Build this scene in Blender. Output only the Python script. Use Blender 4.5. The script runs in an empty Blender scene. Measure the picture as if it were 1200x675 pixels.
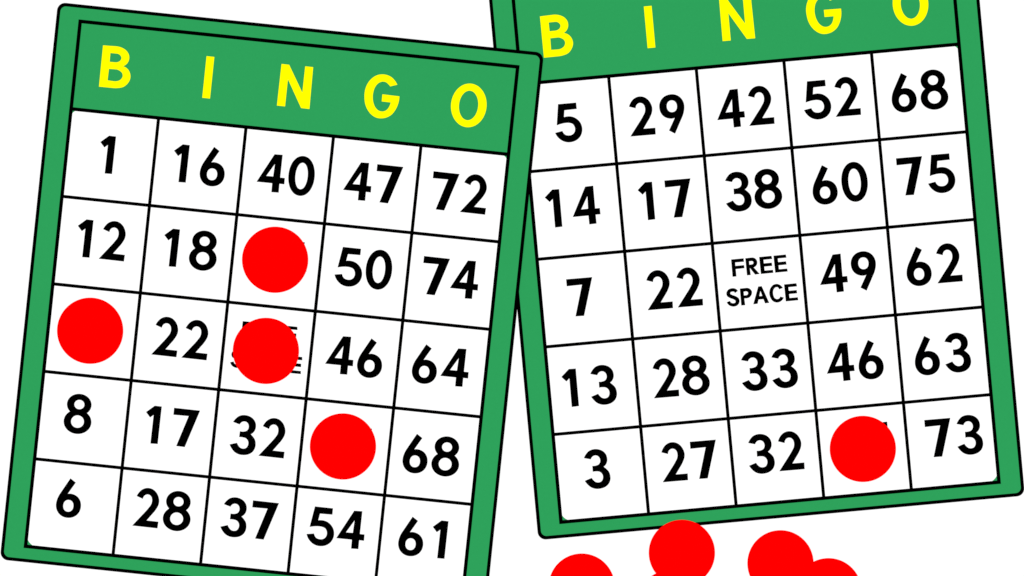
# Two bingo cards and red bingo chips lying on a plain white tabletop, seen from straight above.
import bpy, bmesh, math
from mathutils import Vector, Matrix
from mathutils.geometry import delaunay_2d_cdt

U = 0.0005            # one drawing unit (about one photo pixel) in metres
T = 0.0004            # thickness of a card
CHIP_T = 0.0004       # thickness of a chip
INK = 0.00004         # step between printed layers
CX, CY = 600.0, 337.5

scene = bpy.context.scene
col = scene.collection

# ---------------------------------------------------------------- materials
def material(name, color, vary=0.0, scale=900.0):
    m = bpy.data.materials.new(name)
    m.use_nodes = True
    nt = m.node_tree
    b = nt.nodes['Principled BSDF']
    b.inputs['Roughness'].default_value = 0.9
    b.inputs['Specular IOR Level'].default_value = 0.0
    b.inputs['Base Color'].default_value = (*color, 1)
    if vary:
        tc = nt.nodes.new('ShaderNodeTexCoord')
        nz = nt.nodes.new('ShaderNodeTexNoise')
        nz.inputs['Scale'].default_value = scale
        nz.inputs['Detail'].default_value = 3.0
        mx = nt.nodes.new('ShaderNodeMix'); mx.data_type = 'RGBA'
        mx.inputs['A'].default_value = (*[c * (1 - vary) for c in color], 1)
        mx.inputs['B'].default_value = (*[min(1.0, c * (1 + vary)) for c in color], 1)
        nt.links.new(tc.outputs['Object'], nz.inputs['Vector'])
        nt.links.new(nz.outputs['Fac'], mx.inputs['Factor'])
        nt.links.new(mx.outputs['Result'], b.inputs['Base Color'])
    return m

WHITE = material('white_tabletop', (0.82, 0.82, 0.82))
PAPER = material('white_card_paper', (0.82, 0.82, 0.82))
GREEN = material('green_card_board', (0.0211, 0.278, 0.0805), 0.04)
BLACK = material('black_ink', (0.0, 0.0, 0.0))
YELLOW = material('yellow_ink', (0.83, 0.83, 0.0))
RED = material('red_chip_plastic', (0.83, 0.0, 0.0))

# ---------------------------------------------------------------- letter shapes
# each shape: (1 = ink, 0 = hole, outline); a trailing * marks a point on a curve
DIGITS = {
    '1': [
        (1, '8.80,0.00 16.82,0.27 17.02,43.89 9.20,44.04 0.00,35.84 4.99,30.41 9.04,33.97'),
    ],
    '2': [
        (1, '1.43,35.09 3.22,38.74* 6.96,42.99* 12.59,45.35* 18.70,44.61* 23.65,41.03* 26.58,36.11* 27.76,31.00* 27.23,26.76* 25.09,21.87* 21.62,16.53 15.09,7.40 29.26,7.27 28.98,0.00 0.00,0.20 12.39,16.37 16.60,22.28* 19.19,26.73* 19.89,31.63* 18.84,35.54* 16.42,37.86* 13.32,38.34* 10.41,36.91* 8.44,32.69'),
    ],
    '3': [
        (1, '1.37,36.43 3.80,40.14* 7.46,43.58* 12.52,45.23* 18.18,44.86* 23.69,42.22* 26.93,38.13* 27.90,34.21* 27.60,30.16* 25.73,26.50* 22.61,24.01 25.89,21.13* 28.69,17.40* 29.66,13.48* 29.56,9.05* 27.27,3.98* 23.19,0.74* 17.32,-0.84* 11.25,-0.50* 6.19,1.78* 2.59,5.43* 0.00,9.42 7.93,12.02 9.86,9.00* 12.51,6.71* 15.96,6.02* 19.30,7.17* 21.24,10.19* 21.58,13.85* 20.29,16.93* 17.66,19.07* 14.37,19.69* 10.19,19.66 10.34,25.95 14.52,25.98* 18.00,27.31* 19.88,30.16* 20.02,33.39* 18.66,36.46* 16.06,38.20* 13.24,38.31* 10.79,37.09* 8.82,34.39'),
    ],
    '4': [
        (1, '17.41,43.98 26.47,44.28 26.37,17.48 31.84,17.49 31.98,10.67 26.27,10.72 26.39,0.27 18.38,0.00 18.25,10.44 0.00,10.39'),
        (0, '18.93,33.28 18.52,17.95 9.69,17.76'),
    ],
    '5': [
        (1, '6.32,44.21 27.12,44.16 27.14,37.25 12.65,36.96 11.30,28.33 16.74,28.96* 22.25,27.73* 26.79,24.67* 30.01,20.36* 31.41,15.41* 31.09,10.21* 28.59,4.82* 23.81,0.84* 18.85,-0.72* 14.02,-0.84* 8.55,0.87* 4.41,3.98* 1.54,7.69* 0.00,11.05 8.16,12.47 9.36,9.79* 11.57,7.58* 14.86,6.64* 18.74,6.92* 21.91,9.05* 23.53,12.67* 23.24,16.56* 21.15,20.12* 16.89,21.80* 12.09,21.99* 7.21,21.39* 2.69,20.28'),
    ],
    '6': [
        (1, '13.54,44.81 19.82,40.80 11.69,26.28 14.35,26.96* 19.47,26.44* 23.97,24.18* 27.19,20.25* 28.77,14.38* 28.16,8.69* 25.09,3.38* 20.74,0.35* 15.64,-0.90* 10.21,-0.42* 5.54,1.91* 1.88,6.11* 0.13,11.40* 0.19,16.23* 1.48,21.59* 3.42,26.06'),
        (0, '20.53,12.87* 20.09,15.82* 18.81,18.09* 16.84,19.56* 14.29,20.07* 11.74,19.56* 9.77,18.09* 8.49,15.82* 8.05,12.87* 8.49,9.93* 9.77,7.66* 11.74,6.18* 14.29,5.67* 16.84,6.18* 18.81,7.66* 20.09,9.93*'),
    ],
    '9': [
        (1, '15.28,-1.11 8.99,2.90 17.13,17.42 14.46,16.74* 9.34,17.26* 4.84,19.52* 1.62,23.45* 0.04,29.32* 0.65,35.01* 3.72,40.32* 8.07,43.35* 13.17,44.60* 18.61,44.12* 23.27,41.79* 26.93,37.59* 28.69,32.30* 28.63,27.47* 27.34,22.11* 25.39,17.64'),
        (0, '8.28,30.83* 8.73,27.88* 10.00,25.61* 11.97,24.14* 14.52,23.63* 17.08,24.14* 19.04,25.61* 20.32,27.88* 20.76,30.83* 20.32,33.77* 19.04,36.04* 17.08,37.52* 14.52,38.03* 11.97,37.52* 10.00,36.04* 8.73,33.77*'),
    ],
    '7': [
        (1, '0.01,43.95 30.03,43.78 16.65,0.00 7.14,0.21 18.07,36.58 0.00,36.31'),
    ],
    '8': [
        (1, '30.08,33.30* 29.00,38.02* 25.93,42.01* 21.34,44.68* 15.92,45.62* 10.50,44.68* 5.91,42.01* 2.84,38.02* 1.76,33.30* 2.84,28.59* 5.91,24.59* 10.50,21.92* 15.92,20.98* 21.34,21.92* 25.93,24.59* 29.00,28.59*'),
        (1, '32.00,13.05* 30.78,18.41* 27.31,22.95* 22.12,25.98* 16.00,27.05* 9.88,25.98* 4.69,22.95* 1.22,18.41* 0.00,13.05* 1.22,7.69* 4.69,3.15* 9.88,0.12* 16.00,-0.95* 22.12,0.12* 27.31,3.15* 30.78,7.69*'),
        (0, '22.25,33.37* 21.78,35.57* 20.44,37.44* 18.45,38.69* 16.09,39.13* 13.73,38.69* 11.73,37.44* 10.40,35.57* 9.93,33.37* 10.40,31.16* 11.73,29.29* 13.73,28.04* 16.09,27.61* 18.45,28.04* 20.44,29.29* 21.78,31.16*'),
        (0, '23.78,13.30* 23.19,16.20* 21.49,18.67* 18.94,20.32* 15.94,20.90* 12.94,20.32* 10.40,18.67* 8.70,16.20* 8.10,13.30* 8.70,10.39* 10.40,7.92* 12.94,6.27* 15.94,5.70* 18.94,6.27* 21.49,7.92* 23.19,10.39*'),
    ],
    '0': [
        (1, '30.24,22.25* 29.13,31.46* 25.95,38.88* 21.12,43.75* 15.12,45.45* 9.12,43.75* 4.29,38.88* 1.11,31.46* 0.00,22.25* 1.11,13.04* 4.29,5.62* 9.12,0.75* 15.12,-0.95* 21.12,0.75* 25.95,5.62* 29.13,13.04*'),
        (0, '22.59,22.17* 22.05,28.46* 20.48,33.52* 18.09,36.85* 15.13,38.01* 12.16,36.85* 9.78,33.52* 8.21,28.46* 7.66,22.17* 8.21,15.88* 9.78,10.82* 12.16,7.49* 15.13,6.33* 18.09,7.49* 20.48,10.82* 22.05,15.88*'),
    ],
    'B': [
        (1, '0.00,48.72 14.59,49.19 21.92,48.35* 27.86,45.35* 31.62,40.11* 32.12,35.33* 30.23,30.31* 25.93,26.81 31.69,24.03* 35.01,19.15* 35.83,13.60* 33.43,7.32* 29.07,2.84* 22.86,0.75* 16.48,0.16 0.25,0.00'),
        (0, '9.61,40.63 16.28,40.68 20.82,39.55* 22.92,36.39* 21.92,32.90* 18.91,30.90* 15.74,30.41 9.72,30.34'),
        (0, '9.78,21.99 18.20,22.22 22.76,20.93* 25.86,18.19* 26.59,15.05* 24.98,11.26* 21.21,8.86* 17.25,8.21 9.59,8.45'),
    ],
    'I': [
        (1, '0.00,0.00 9.20,0.00 9.20,49.10 0.00,49.10'),
    ],
    'N': [
        (1, '0.35,49.20 9.36,49.18 28.10,18.31 28.25,49.30 37.66,49.31 38.38,0.00 28.55,0.10 9.70,32.08 9.66,0.06 0.00,0.10'),
    ],
    'G': [
        (1, '37.24,40.42 33.97,44.75* 29.56,48.47* 24.54,50.36* 18.87,50.74* 12.60,49.12* 6.64,44.63* 2.15,37.57* 0.15,29.72* 0.30,22.10* 1.88,14.62* 5.69,7.38* 11.51,1.79* 17.39,-0.65* 22.63,-0.75* 28.87,1.10* 34.11,4.87* 37.92,10.73* 40.40,17.83* 41.04,27.15 20.89,27.46 20.97,19.02 31.60,18.92 30.66,14.80* 28.67,10.74* 25.71,8.26* 22.59,7.37* 18.49,8.07* 14.55,11.11* 11.59,16.44* 10.17,22.32* 10.22,29.56* 12.18,36.20* 15.52,40.41* 19.76,42.22* 23.82,41.84* 26.85,39.74* 29.09,37.56'),
    ],
    'O': [
        (1, '41.76,24.78* 40.17,34.61* 35.64,42.94* 28.87,48.51* 20.88,50.46* 12.89,48.51* 6.12,42.94* 1.59,34.61* 0.00,24.78* 1.59,14.95* 6.12,6.62* 12.89,1.05* 20.88,-0.90* 28.87,1.05* 35.64,6.62* 40.17,14.95*'),
        (0, '31.85,24.72* 30.99,31.36* 28.57,36.99* 24.93,40.75* 20.65,42.08* 16.36,40.75* 12.73,36.99* 10.30,31.36* 9.45,24.72* 10.30,18.07* 12.73,12.44* 16.36,8.68* 20.65,7.36* 24.93,8.68* 28.57,12.44* 30.99,18.07*'),
    ],
}
SMALL = {
    'F': [
        (1, '226.92,-227.43 240.87,-227.37 240.91,-230.61 230.54,-230.55 230.55,-235.35 240.70,-235.39 240.78,-238.18 230.50,-238.36 230.60,-246.96 226.81,-246.95'),
    ],
    'E': [
        (1, '276.79,-227.53 290.52,-227.44 290.92,-230.38 280.76,-230.45 280.86,-235.48 290.12,-235.44 290.29,-238.47 280.92,-238.50 280.97,-243.97 290.68,-243.97 290.88,-246.67 277.04,-246.74'),
    ],
    'R': [
        (1, '243.65,-227.51 250.36,-227.34 254.37,-228.60* 256.31,-231.79* 255.76,-235.42* 253.54,-237.68* 251.36,-238.37 257.53,-246.52 253.16,-246.79 247.87,-238.72 247.10,-238.65 247.35,-246.82 243.78,-246.83'),
        (0, '246.93,-230.71 250.06,-230.66 252.31,-231.65* 252.60,-233.35* 251.56,-234.93* 249.96,-235.34 246.94,-235.51'),
    ],
    'P': [
        (1, '234.00,-262.33 241.04,-262.20 244.94,-263.44* 246.99,-266.64* 246.09,-270.47* 243.40,-273.01* 239.45,-273.54 237.43,-273.58 237.72,-281.42 233.93,-281.41'),
        (0, '237.39,-265.54 240.75,-265.40 242.66,-266.47* 243.17,-268.19* 242.10,-270.10* 239.81,-270.79 237.35,-270.78'),
    ],
    'S': [
        (1, '230.58,-264.36 228.77,-262.19* 224.96,-261.06* 220.40,-262.21* 217.85,-265.66* 218.32,-269.05* 221.22,-271.54* 225.49,-273.61* 227.55,-275.47* 227.35,-277.68* 224.46,-278.76* 221.77,-277.73* 220.50,-275.72 217.39,-276.77 219.35,-279.74* 224.18,-281.85* 228.73,-280.93* 231.39,-277.49* 231.08,-273.56* 227.98,-270.82* 223.70,-268.76* 221.62,-267.12* 222.03,-265.14* 224.67,-264.27* 226.85,-264.80* 227.64,-265.99'),
    ],
    'A': [
        (1, '255.58,-261.85 259.15,-261.84 265.85,-281.31 261.82,-281.39 260.28,-276.34 254.03,-276.32 252.48,-281.09 248.22,-281.26'),
        (0, '257.41,-266.15 259.55,-273.26 254.98,-273.29'),
    ],
    'C': [
        (1, '283.36,-265.50 281.16,-262.74* 277.43,-260.83* 273.12,-261.56* 269.81,-264.82* 267.98,-270.23* 268.80,-275.89* 271.74,-280.29* 276.07,-281.80* 280.42,-280.52* 283.40,-277.22 280.16,-276.03 278.66,-277.90* 275.81,-278.54* 272.95,-276.83* 271.71,-273.36* 271.62,-269.45* 273.08,-265.68* 275.47,-263.89* 277.71,-263.87* 279.70,-266.51'),
    ],
}

def parse(s):
    out = []
    for t in s.split():
        f = t.endswith('*')
        x, y = t.rstrip('*').split(',')
        out.append((float(x), float(y), f))
    return out

def tangent(a, b, c):
    d1 = math.hypot(b[0]-a[0], b[1]-a[1]); d2 = math.hypot(c[0]-b[0], c[1]-b[1])
    return tuple(((b[j]-a[j])/d1*d2 + (c[j]-b[j])/d2*d1)/(d1+d2) for j in (0, 1))

def smooth(path, k=7):
    n = len(path); out = []
    for i in range(n):
        p1 = path[i]; p2 = path[(i+1) % n]
        out.append((p1[0], p1[1]))
        if not p1[2] and not p2[2]:
            continue
        d = math.hypot(p2[0]-p1[0], p2[1]-p1[1])
        ch = ((p2[0]-p1[0])/d, (p2[1]-p1[1])/d)
        t1 = tangent(path[i-1], p1, p2) if p1[2] else None
        t2 = tangent(p1, p2, path[(i+2) % n]) if p2[2] else None
        if t1 is None:
            q = t2[0]*ch[0]+t2[1]*ch[1]; t1 = (2*q*ch[0]-t2[0], 2*q*ch[1]-t2[1])
        if t2 is None:
            q = t1[0]*ch[0]+t1[1]*ch[1]; t2 = (2*q*ch[0]-t1[0], 2*q*ch[1]-t1[1])
        for j in range(1, k):
            s = j/k
            h1 = 2*s**3-3*s*s+1; h2 = -2*s**3+3*s*s; h3 = s**3-2*s*s+s; h4 = s**3-s*s
            out.append(tuple(h1*p1[a]+h2*p2[a]+h3*t1[a]*d+h4*t2[a]*d for a in (0, 1)))
    return out

def inside(x, y, poly):
    r = False; n = len(poly); j = n-1
    for i in range(n):
        xi, yi = poly[i]; xj, yj = poly[j]
        if (yi > y) != (yj > y) and x < (xj-xi)*(y-yi)/(yj-yi)+xi:
            r = not r
        j = i
    return r

# ---------------------------------------------------------------- mesh helpers
def new_mesh(name, verts, faces, mat, parent=None):
    me = bpy.data.meshes.new(name)
    me.from_pydata(verts, [], faces)
    me.validate(); me.update()
    me.materials.append(mat)
    o = bpy.data.objects.new(name, me)
    col.objects.link(o)
    if parent: o.parent = parent
    return o

def fill(shapes, z, verts, faces):
    """flat union of ordered ink / hole outlines (units) at height z (metres)"""
    pts = []; edges = []
    for a, p in shapes:
        b = len(pts)
        pts += [Vector(q) for q in p]
        edges += [(b+i, b+(i+1) % len(p)) for i in range(len(p))]
    vo, eo, fo, _, _, _ = delaunay_2d_cdt(pts, edges, [], 0, 1e-4)
    base = len(verts)
    verts += [(v[0]*U, v[1]*U, z) for v in vo]
    for f in fo:
        x = sum(vo[i][0] for i in f)/len(f); y = sum(vo[i][1] for i in f)/len(f)
        ink = False
        for a, p in shapes:
            if inside(x, y, p): ink = bool(a)
        if ink:
            ax, ay = vo[f[0]][0], vo[f[0]][1]
            area = sum((vo[f[i]][0]-ax)*(vo[f[(i+1) % len(f)]][1]-ay)-(vo[f[(i+1) % len(f)]][0]-ax)*(vo[f[i]][1]-ay) for i in range(len(f)))
            faces.append(tuple(base+i for i in (f if area > 0 else reversed(f))))

def grow(poly, d):
    """push a closed outline outwards by d units"""
    n = len(poly)
    area = sum(poly[i][0]*poly[(i+1) % n][1]-poly[(i+1) % n][0]*poly[i][1] for i in range(n))
    sg = d if area > 0 else -d
    out = []
    for i in range(n):
        a, b, c = poly[i-1], poly[i], poly[(i+1) % n]
        l1 = math.hypot(b[0]-a[0], b[1]-a[1]); l2 = math.hypot(c[0]-b[0], c[1]-b[1])
        n1 = ((b[1]-a[1])/l1, -(b[0]-a[0])/l1); n2 = ((c[1]-b[1])/l2, -(c[0]-b[0])/l2)
        k = max(0.35, 1+n1[0]*n2[0]+n1[1]*n2[1])
        out.append((b[0]+sg*(n1[0]+n2[0])/k, b[1]+sg*(n1[1]+n2[1])/k))
    return out

BLEED = 0.30     # ink spread of the black print, units

def glyph_shapes(table, ch, u, v, bleed=BLEED):
    out = []
    for a, p in table[ch]:
        q = smooth(parse(p))
        out.append((a, [(x+u, y+v) for x, y in grow(q, bleed if a else -bleed)]))
    return out

def rounded_rect(x0, y0, x1, y1, r, low=None, n=12):
    """r: corner radius; low: another radius for the two lower corners"""
    q = low or r
    out = []
    for cx, cy, a0, r in ((x1-r, y1-r, 0, r), (x0+r, y1-r, 90, r), (x0+q, y0+q, 180, q), (x1-q, y0+q, 270, q)):
        for i in range(n+1):
            a = math.radians(a0+90*i/n)
            out.append((cx+r*math.cos(a), cy+r*math.sin(a)))
    return out

def prism(outline, z0, z1, verts, faces):
    n = len(outline); b = len(verts)
    verts += [(x*U, y*U, z0) for x, y in outline] + [(x*U, y*U, z1) for x, y in outline]
    faces.append(tuple(b+i for i in reversed(range(n))))
    faces.append(tuple(b+n+i for i in range(n)))
    for i in range(n):
        j = (i+1) % n
        faces.append((b+i, b+j, b+n+j, b+n+i))

def rect(x0, y0, x1, y1):
    return [(x0, y0), (x1, y0), (x1, y1), (x0, y1)]

# ---------------------------------------------------------------- the setting
S = 6.0
table = new_mesh('tabletop', [(-S, -S, 0), (S, -S, 0), (S, S, 0), (-S, S, 0)], [(0, 1, 2, 3)], WHITE)
table['kind'] = 'structure'

def world(x, y):
    return (x-CX)*U, (CY-y)*U

TILT = math.atan(0.00055/(578*U))     # the left card rests on the edge of the right one
X_LOW = world(1, 0)[0]
def tilt_z(X):
    return (X-X_LOW)*math.tan(TILT)
TILT_M = Matrix.Rotation(-TILT, 3, 'Y')

# ---------------------------------------------------------------- the cards
PITCH = 103.1
W = 5*PITCH
LETTER_COLUMN = 'BINGO'

def make_card(ox, oy, angle, letters, numbers, words_shift, label, tilted):
    """local origin: left end of the line under the header; u right, v up, in units"""
    root = bpy.data.objects.new('bingo_card', None)
    root.empty_display_size = 0.05
    col.objects.link(root)
    X, Y = world(ox, oy)
    m = Matrix.Rotation(-math.radians(angle), 3, 'Z')
    if tilted:
        m = TILT_M @ m
    root.rotation_euler = m.to_euler()
    root.location = (X, Y, tilt_z(X) if tilted else 0.0)
    root['label'] = label; root['category'] = 'bingo card'
    root['group'] = 'bingo cards lying on the white table'
    x0, x1, y0, y1 = -26.4, W+26.9, -W-16.6, PITCH+17.7
    e = 2.0
    # green board
    v, f = [], []
    prism(rounded_rect(x0-e+.4, y0-e+.4, x1+e-.4, y1+e-.4, 9.1), 0.00003, T, v, f)
    new_mesh('board', v, f, GREEN, root)
    # black outline around the rim: top ring and the side face
    v, f = [], []
    outer = rounded_rect(x0-e, y0-e, x1+e, y1+e, 9.5)
    inner = rounded_rect(x0+e, y0+e, x1-e, y1-e, 6.5)
    n = len(outer)
    for ring, z in ((outer, 0.00002), (outer, T+INK), (inner, T+INK), (inner, T+INK*.2)):
        v += [(a*U, b*U, z) for a, b in ring]
    for k in range(3):
        for i in range(n):
            j = (i+1) % n
            f.append((k*n+i, k*n+j, (k+1)*n+j, (k+1)*n+i))
    new_mesh('outline', v, f, BLACK, root)
    # white panel of the number squares with rounded corners
    v, f = [], []
    prism(rounded_rect(0, -W+.3, W, -.6, 10.5, 15.0), T+INK*.2, T+INK, v, f)
    new_mesh('number_panel', v, f, PAPER, root)
    # frame around header and squares, and the line under the header
    v, f = [], []
    h = 2.1
    fill([(1, rect(-h, -W-h, W+h, PITCH+h)), (0, rect(h, h, W-h, PITCH-h)), (0, rect(h, -W+h, W-h, -h))], T+3*INK, v, f)
    new_mesh('frame_line', v, f, BLACK, root)
    # grid between the squares
    v, f = [], []
    g = 1.95
    shapes = []
    for k in range(1, 5):
        shapes.append((1, rect(k*PITCH-g, -W, k*PITCH+g, 0)))
        shapes.append((1, rect(0, -k*PITCH-g, W, -k*PITCH+g)))
    fill(shapes, T+2*INK, v, f)
    new_mesh('grid_line', v, f, BLACK, root)
    # header letters
    for ch, u, vv in letters:
        v, f = [], []
        fill(glyph_shapes(DIGITS, ch, u, vv, 0.0), T+2*INK, v, f)
        o = new_mesh('header_letter', v, f, YELLOW, root)
        o['label'] = 'yellow letter %s at the top of its column' % ch
    # numbers
    for r, c, s, us, vv in numbers:
        v, f = [], []
        for ch, u in zip(s, us):
            fill(glyph_shapes(DIGITS, ch, u, vv), T+2.5*INK, v, f)
        o = new_mesh('number', v, f, BLACK, root)
        o['label'] = 'black number %s in the %s column' % (s, LETTER_COLUMN[c-1])
    # FREE SPACE in the middle square
    v, f = [], []
    dx, dy = words_shift
    for ch, u in (('F', 0), ('R', 0), ('E', -16.85), ('E', 0)):
        fill(glyph_shapes(SMALL, ch, u+dx, dy, 0.42), T+2.5*INK, v, f)
    for ch, u in (('S', 0), ('P', 0), ('A', 0), ('C', 0), ('E', 9.3)):
        fill(glyph_shapes(SMALL, ch, u+dx, dy+(-34.65 if ch == "E" else 0), 0.42), T+2.5*INK, v, f)
    o = new_mesh('lettering', v, f, BLACK, root)
    o['label'] = 'black words FREE SPACE in the middle square'
    return root

NUMBERS_LEFT = [
    (1, 1, '1', (38.5,), -71.0),
    (1, 2, '16', (125.5, 158.0), -72.1),
    (1, 3, '40', (225.5, 261.7), -72.5),
    (1, 4, '47', (327.3, 364.0), -71.5),
    (1, 5, '72', (430.4, 466.2), -72.9),
    (2, 1, '12', (22.4, 50.9), -171.3),
    (2, 2, '18', (124.4, 155.7), -171.6),
    (2, 4, '50', (327.6, 363.3), -172.4),
    (2, 5, '74', (429.6, 463.8), -172.9),
    (3, 2, '22', (123.7, 159.2), -276.5),
    (3, 4, '46', (327.5, 364.7), -276.3),
    (3, 5, '64', (429.3, 463.3), -276.5),
    (4, 1, '8', (29.5,), -377.1),
    (4, 2, '17', (124.6, 156.7), -380.2),
    (4, 3, '32', (225.9, 261.0), -381.5),
    (4, 5, '68', (429.3, 463.3), -382.0),
    (5, 1, '6', (30.7,), -476.0),
    (5, 2, '28', (122.4, 156.9), -478.3),
    (5, 3, '37', (225.1, 259.9), -478.5),
    (5, 4, '54', (326.5, 361.7), -478.3),
    (5, 5, '61', (434.3, 472.8), -479.1),
    (2, 3, '34', (226.4, 261.8), -171.7),
    (4, 4, '51', (333.3, 372.3), -380.5),
]
NUMBERS_RIGHT = [
    (1, 1, '5', (35.0,), -71.8),
    (1, 2, '29', (122.6, 159.2), -72.7),
    (1, 3, '42', (225.7, 262.5), -73.0),
    (1, 4, '52', (328.0, 364.4), -71.7),
    (1, 5, '68', (431.2, 465.2), -72.7),
    (2, 1, '14', (16.0, 46.7), -170.7),
    (2, 2, '17', (125.2, 157.3), -172.0),
    (2, 3, '38', (226.9, 260.7), -170.8),
    (2, 4, '60', (329.1, 363.8), -171.8),
    (2, 5, '75', (430.0, 465.0), -170.8),
    (3, 1, '7', (32.1,), -276.8),
    (3, 2, '22', (124.3, 159.7), -277.3),
    (3, 4, '49', (328.2, 366.0), -276.4),
    (3, 5, '62', (430.1, 465.4), -276.9),
    (4, 1, '13', (16.3, 49.0), -381.9),
    (4, 2, '28', (122.2, 156.3), -380.8),
    (4, 3, '33', (226.4, 262.1), -381.9),
    (4, 4, '46', (326.6, 364.2), -380.7),
    (4, 5, '63', (430.3, 465.8), -382.0),
    (5, 1, '3', (32.5,), -479.4),
    (5, 2, '27', (123.5, 159.1), -479.7),
    (5, 3, '32', (225.9, 260.8), -479.3),
    (5, 5, '73', (435.1, 471.1), -479.3),
    (5, 4, '54', (329.4, 364.6), -477.5),
]
LETTERS_LEFT = [['B', 29.5, 29.2], ['I', 151.5, 28.8], ['N', 239.5, 28.7], ['G', 340.2, 27.3], ['O', 442.3, 27.5]]
LETTERS_RIGHT = [['B', 29.3, 28.4], ['I', 151.6, 28.5], ['N', 239.9, 28.6], ['G', 340.5, 27.0], ['O', 442.3, 27.4]]

make_card(610.55, 98.6, -5.22, LETTERS_RIGHT, NUMBERS_RIGHT, (0.0, 0.0),
          'green bingo card holding one red chip, partly under the other card', False)
make_card(83.25, 127.5, 5.95, LETTERS_LEFT, NUMBERS_LEFT, (-0.6, 0.4),
          'green bingo card holding four red chips, overlapping the other card', True)

# ---------------------------------------------------------------- the chips
def chip_mesh():
    N = 128; R = 38.8*U; b = 0.00006
    prof = [(R-b, 0), (R, b), (R, CHIP_T-b), (R-b, CHIP_T)]
    v = []; f = []
    for r, z in prof:
        v += [(r*math.cos(2*math.pi*i/N), r*math.sin(2*math.pi*i/N), z) for i in range(N)]
    for k in range(3):
        for i in range(N):
            j = (i+1) % N
            f.append((k*N+i, k*N+j, (k+1)*N+j, (k+1)*N+i))
    f.append(tuple(reversed(range(N))))
    f.append(tuple(3*N+i for i in range(N)))
    return new_mesh('bingo_chip', v, f, RED)

ON_CARD = T+3.3*INK
def lean(px, py, qx, qy, rise):
    """chip at p leaning on a thing towards q: far rim on the table, raised towards q"""
    d = Vector((qx-px, -(qy-py), 0)).normalized()
    reach = (2*38.65-11.5)*U
    a = math.atan(rise/reach)
    axis = Vector((0, 0, 1)).cross(d)
    return Matrix.Rotation(-a, 3, axis), 38.65*U*math.sin(a)

chips = [
    (322.4, 304.4, 'left', 'red bingo chip on the square between the numbers 18 and 50 on the left card'),
    (105.6, 387.6, 'left', 'red bingo chip on the square between 12 and 8 on the left card'),
    (311.6, 411.2, 'left', 'red bingo chip covering most of the words FREE SPACE on the left card'),
    (401.9, 523.2, 'left', 'red bingo chip on the square between the numbers 32 and 68 on the left card'),
    (1011.2, 526.1, 'right', 'red bingo chip on the bottom row of the right card between 32 and 73'),
    (681.7, 687.5, 'table', 'red bingo chip alone on the table, leftmost of those below the right card'),
    (785.2, 707.2, 'table', 'red bingo chip mostly hidden under the chip that touches the right card edge'),
    (799.1, 647.9, 'stack', 'red bingo chip overlapping the bottom edge of the right card and another chip'),
    (971.0, 692.9, 'table', 'red bingo chip at the bottom edge, rightmost of those below the right card'),
    (914.7, 660.2, 'lean', 'red bingo chip below the right card, leaning on the rightmost chip'),
]
first = chip_mesh()
for i, (px, py, where, label) in enumerate(chips):
    o = first
    if i:
        o = first.copy()
        col.objects.link(o)
    X, Y = world(px, py)
    o.rotation_euler = (0, 0, 0)
    if where == 'left':
        o.location = (X, Y, tilt_z(X)+ON_CARD)
        o.rotation_euler = TILT_M.to_euler()
    elif where == 'right':
        o.location = (X, Y, ON_CARD)
    elif where == 'table':
        o.location = (X, Y, 0.00002)
    elif where == 'stack':
        o.location = (X, Y, T+1.5*INK)
    else:
        m, z = lean(px, py, 971.0, 692.9, CHIP_T+0.00002)
        o.rotation_euler = m.to_euler()
        o.location = (X, Y, z+0.00002)
    o['label'] = label; o['category'] = 'bingo chip'; o['group'] = 'red bingo chips'

# ---------------------------------------------------------------- light
w = bpy.data.worlds.new('World'); scene.world = w; w.use_nodes = True
bg = w.node_tree.nodes['Background']
bg.inputs['Color'].default_value = (1, 1, 1, 1)
bg.inputs['Strength'].default_value = 0.3
sun = bpy.data.lights.new('overhead_lamp', 'SUN')
sun.energy = 3.15; sun.angle = math.radians(6); sun.color = (1, 1, 1)
so = bpy.data.objects.new('overhead_lamp', sun); col.objects.link(so)
so.location = (0, 0, 2)

# ---------------------------------------------------------------- camera
cam = bpy.data.cameras.new('camera')
D = 3.0
cam.sensor_width = 36.0
cam.lens = 36.0*D/(1200*U)
cam.clip_start = 0.05; cam.clip_end = 100.0
co = bpy.data.objects.new('camera', cam); col.objects.link(co)
co.location = (0, 0, D+0.001)
scene.camera = co

scene.view_settings.view_transform = 'Standard'
scene.view_settings.look = 'None'
scene.view_settings.exposure = 0
scene.view_settings.gamma = 1
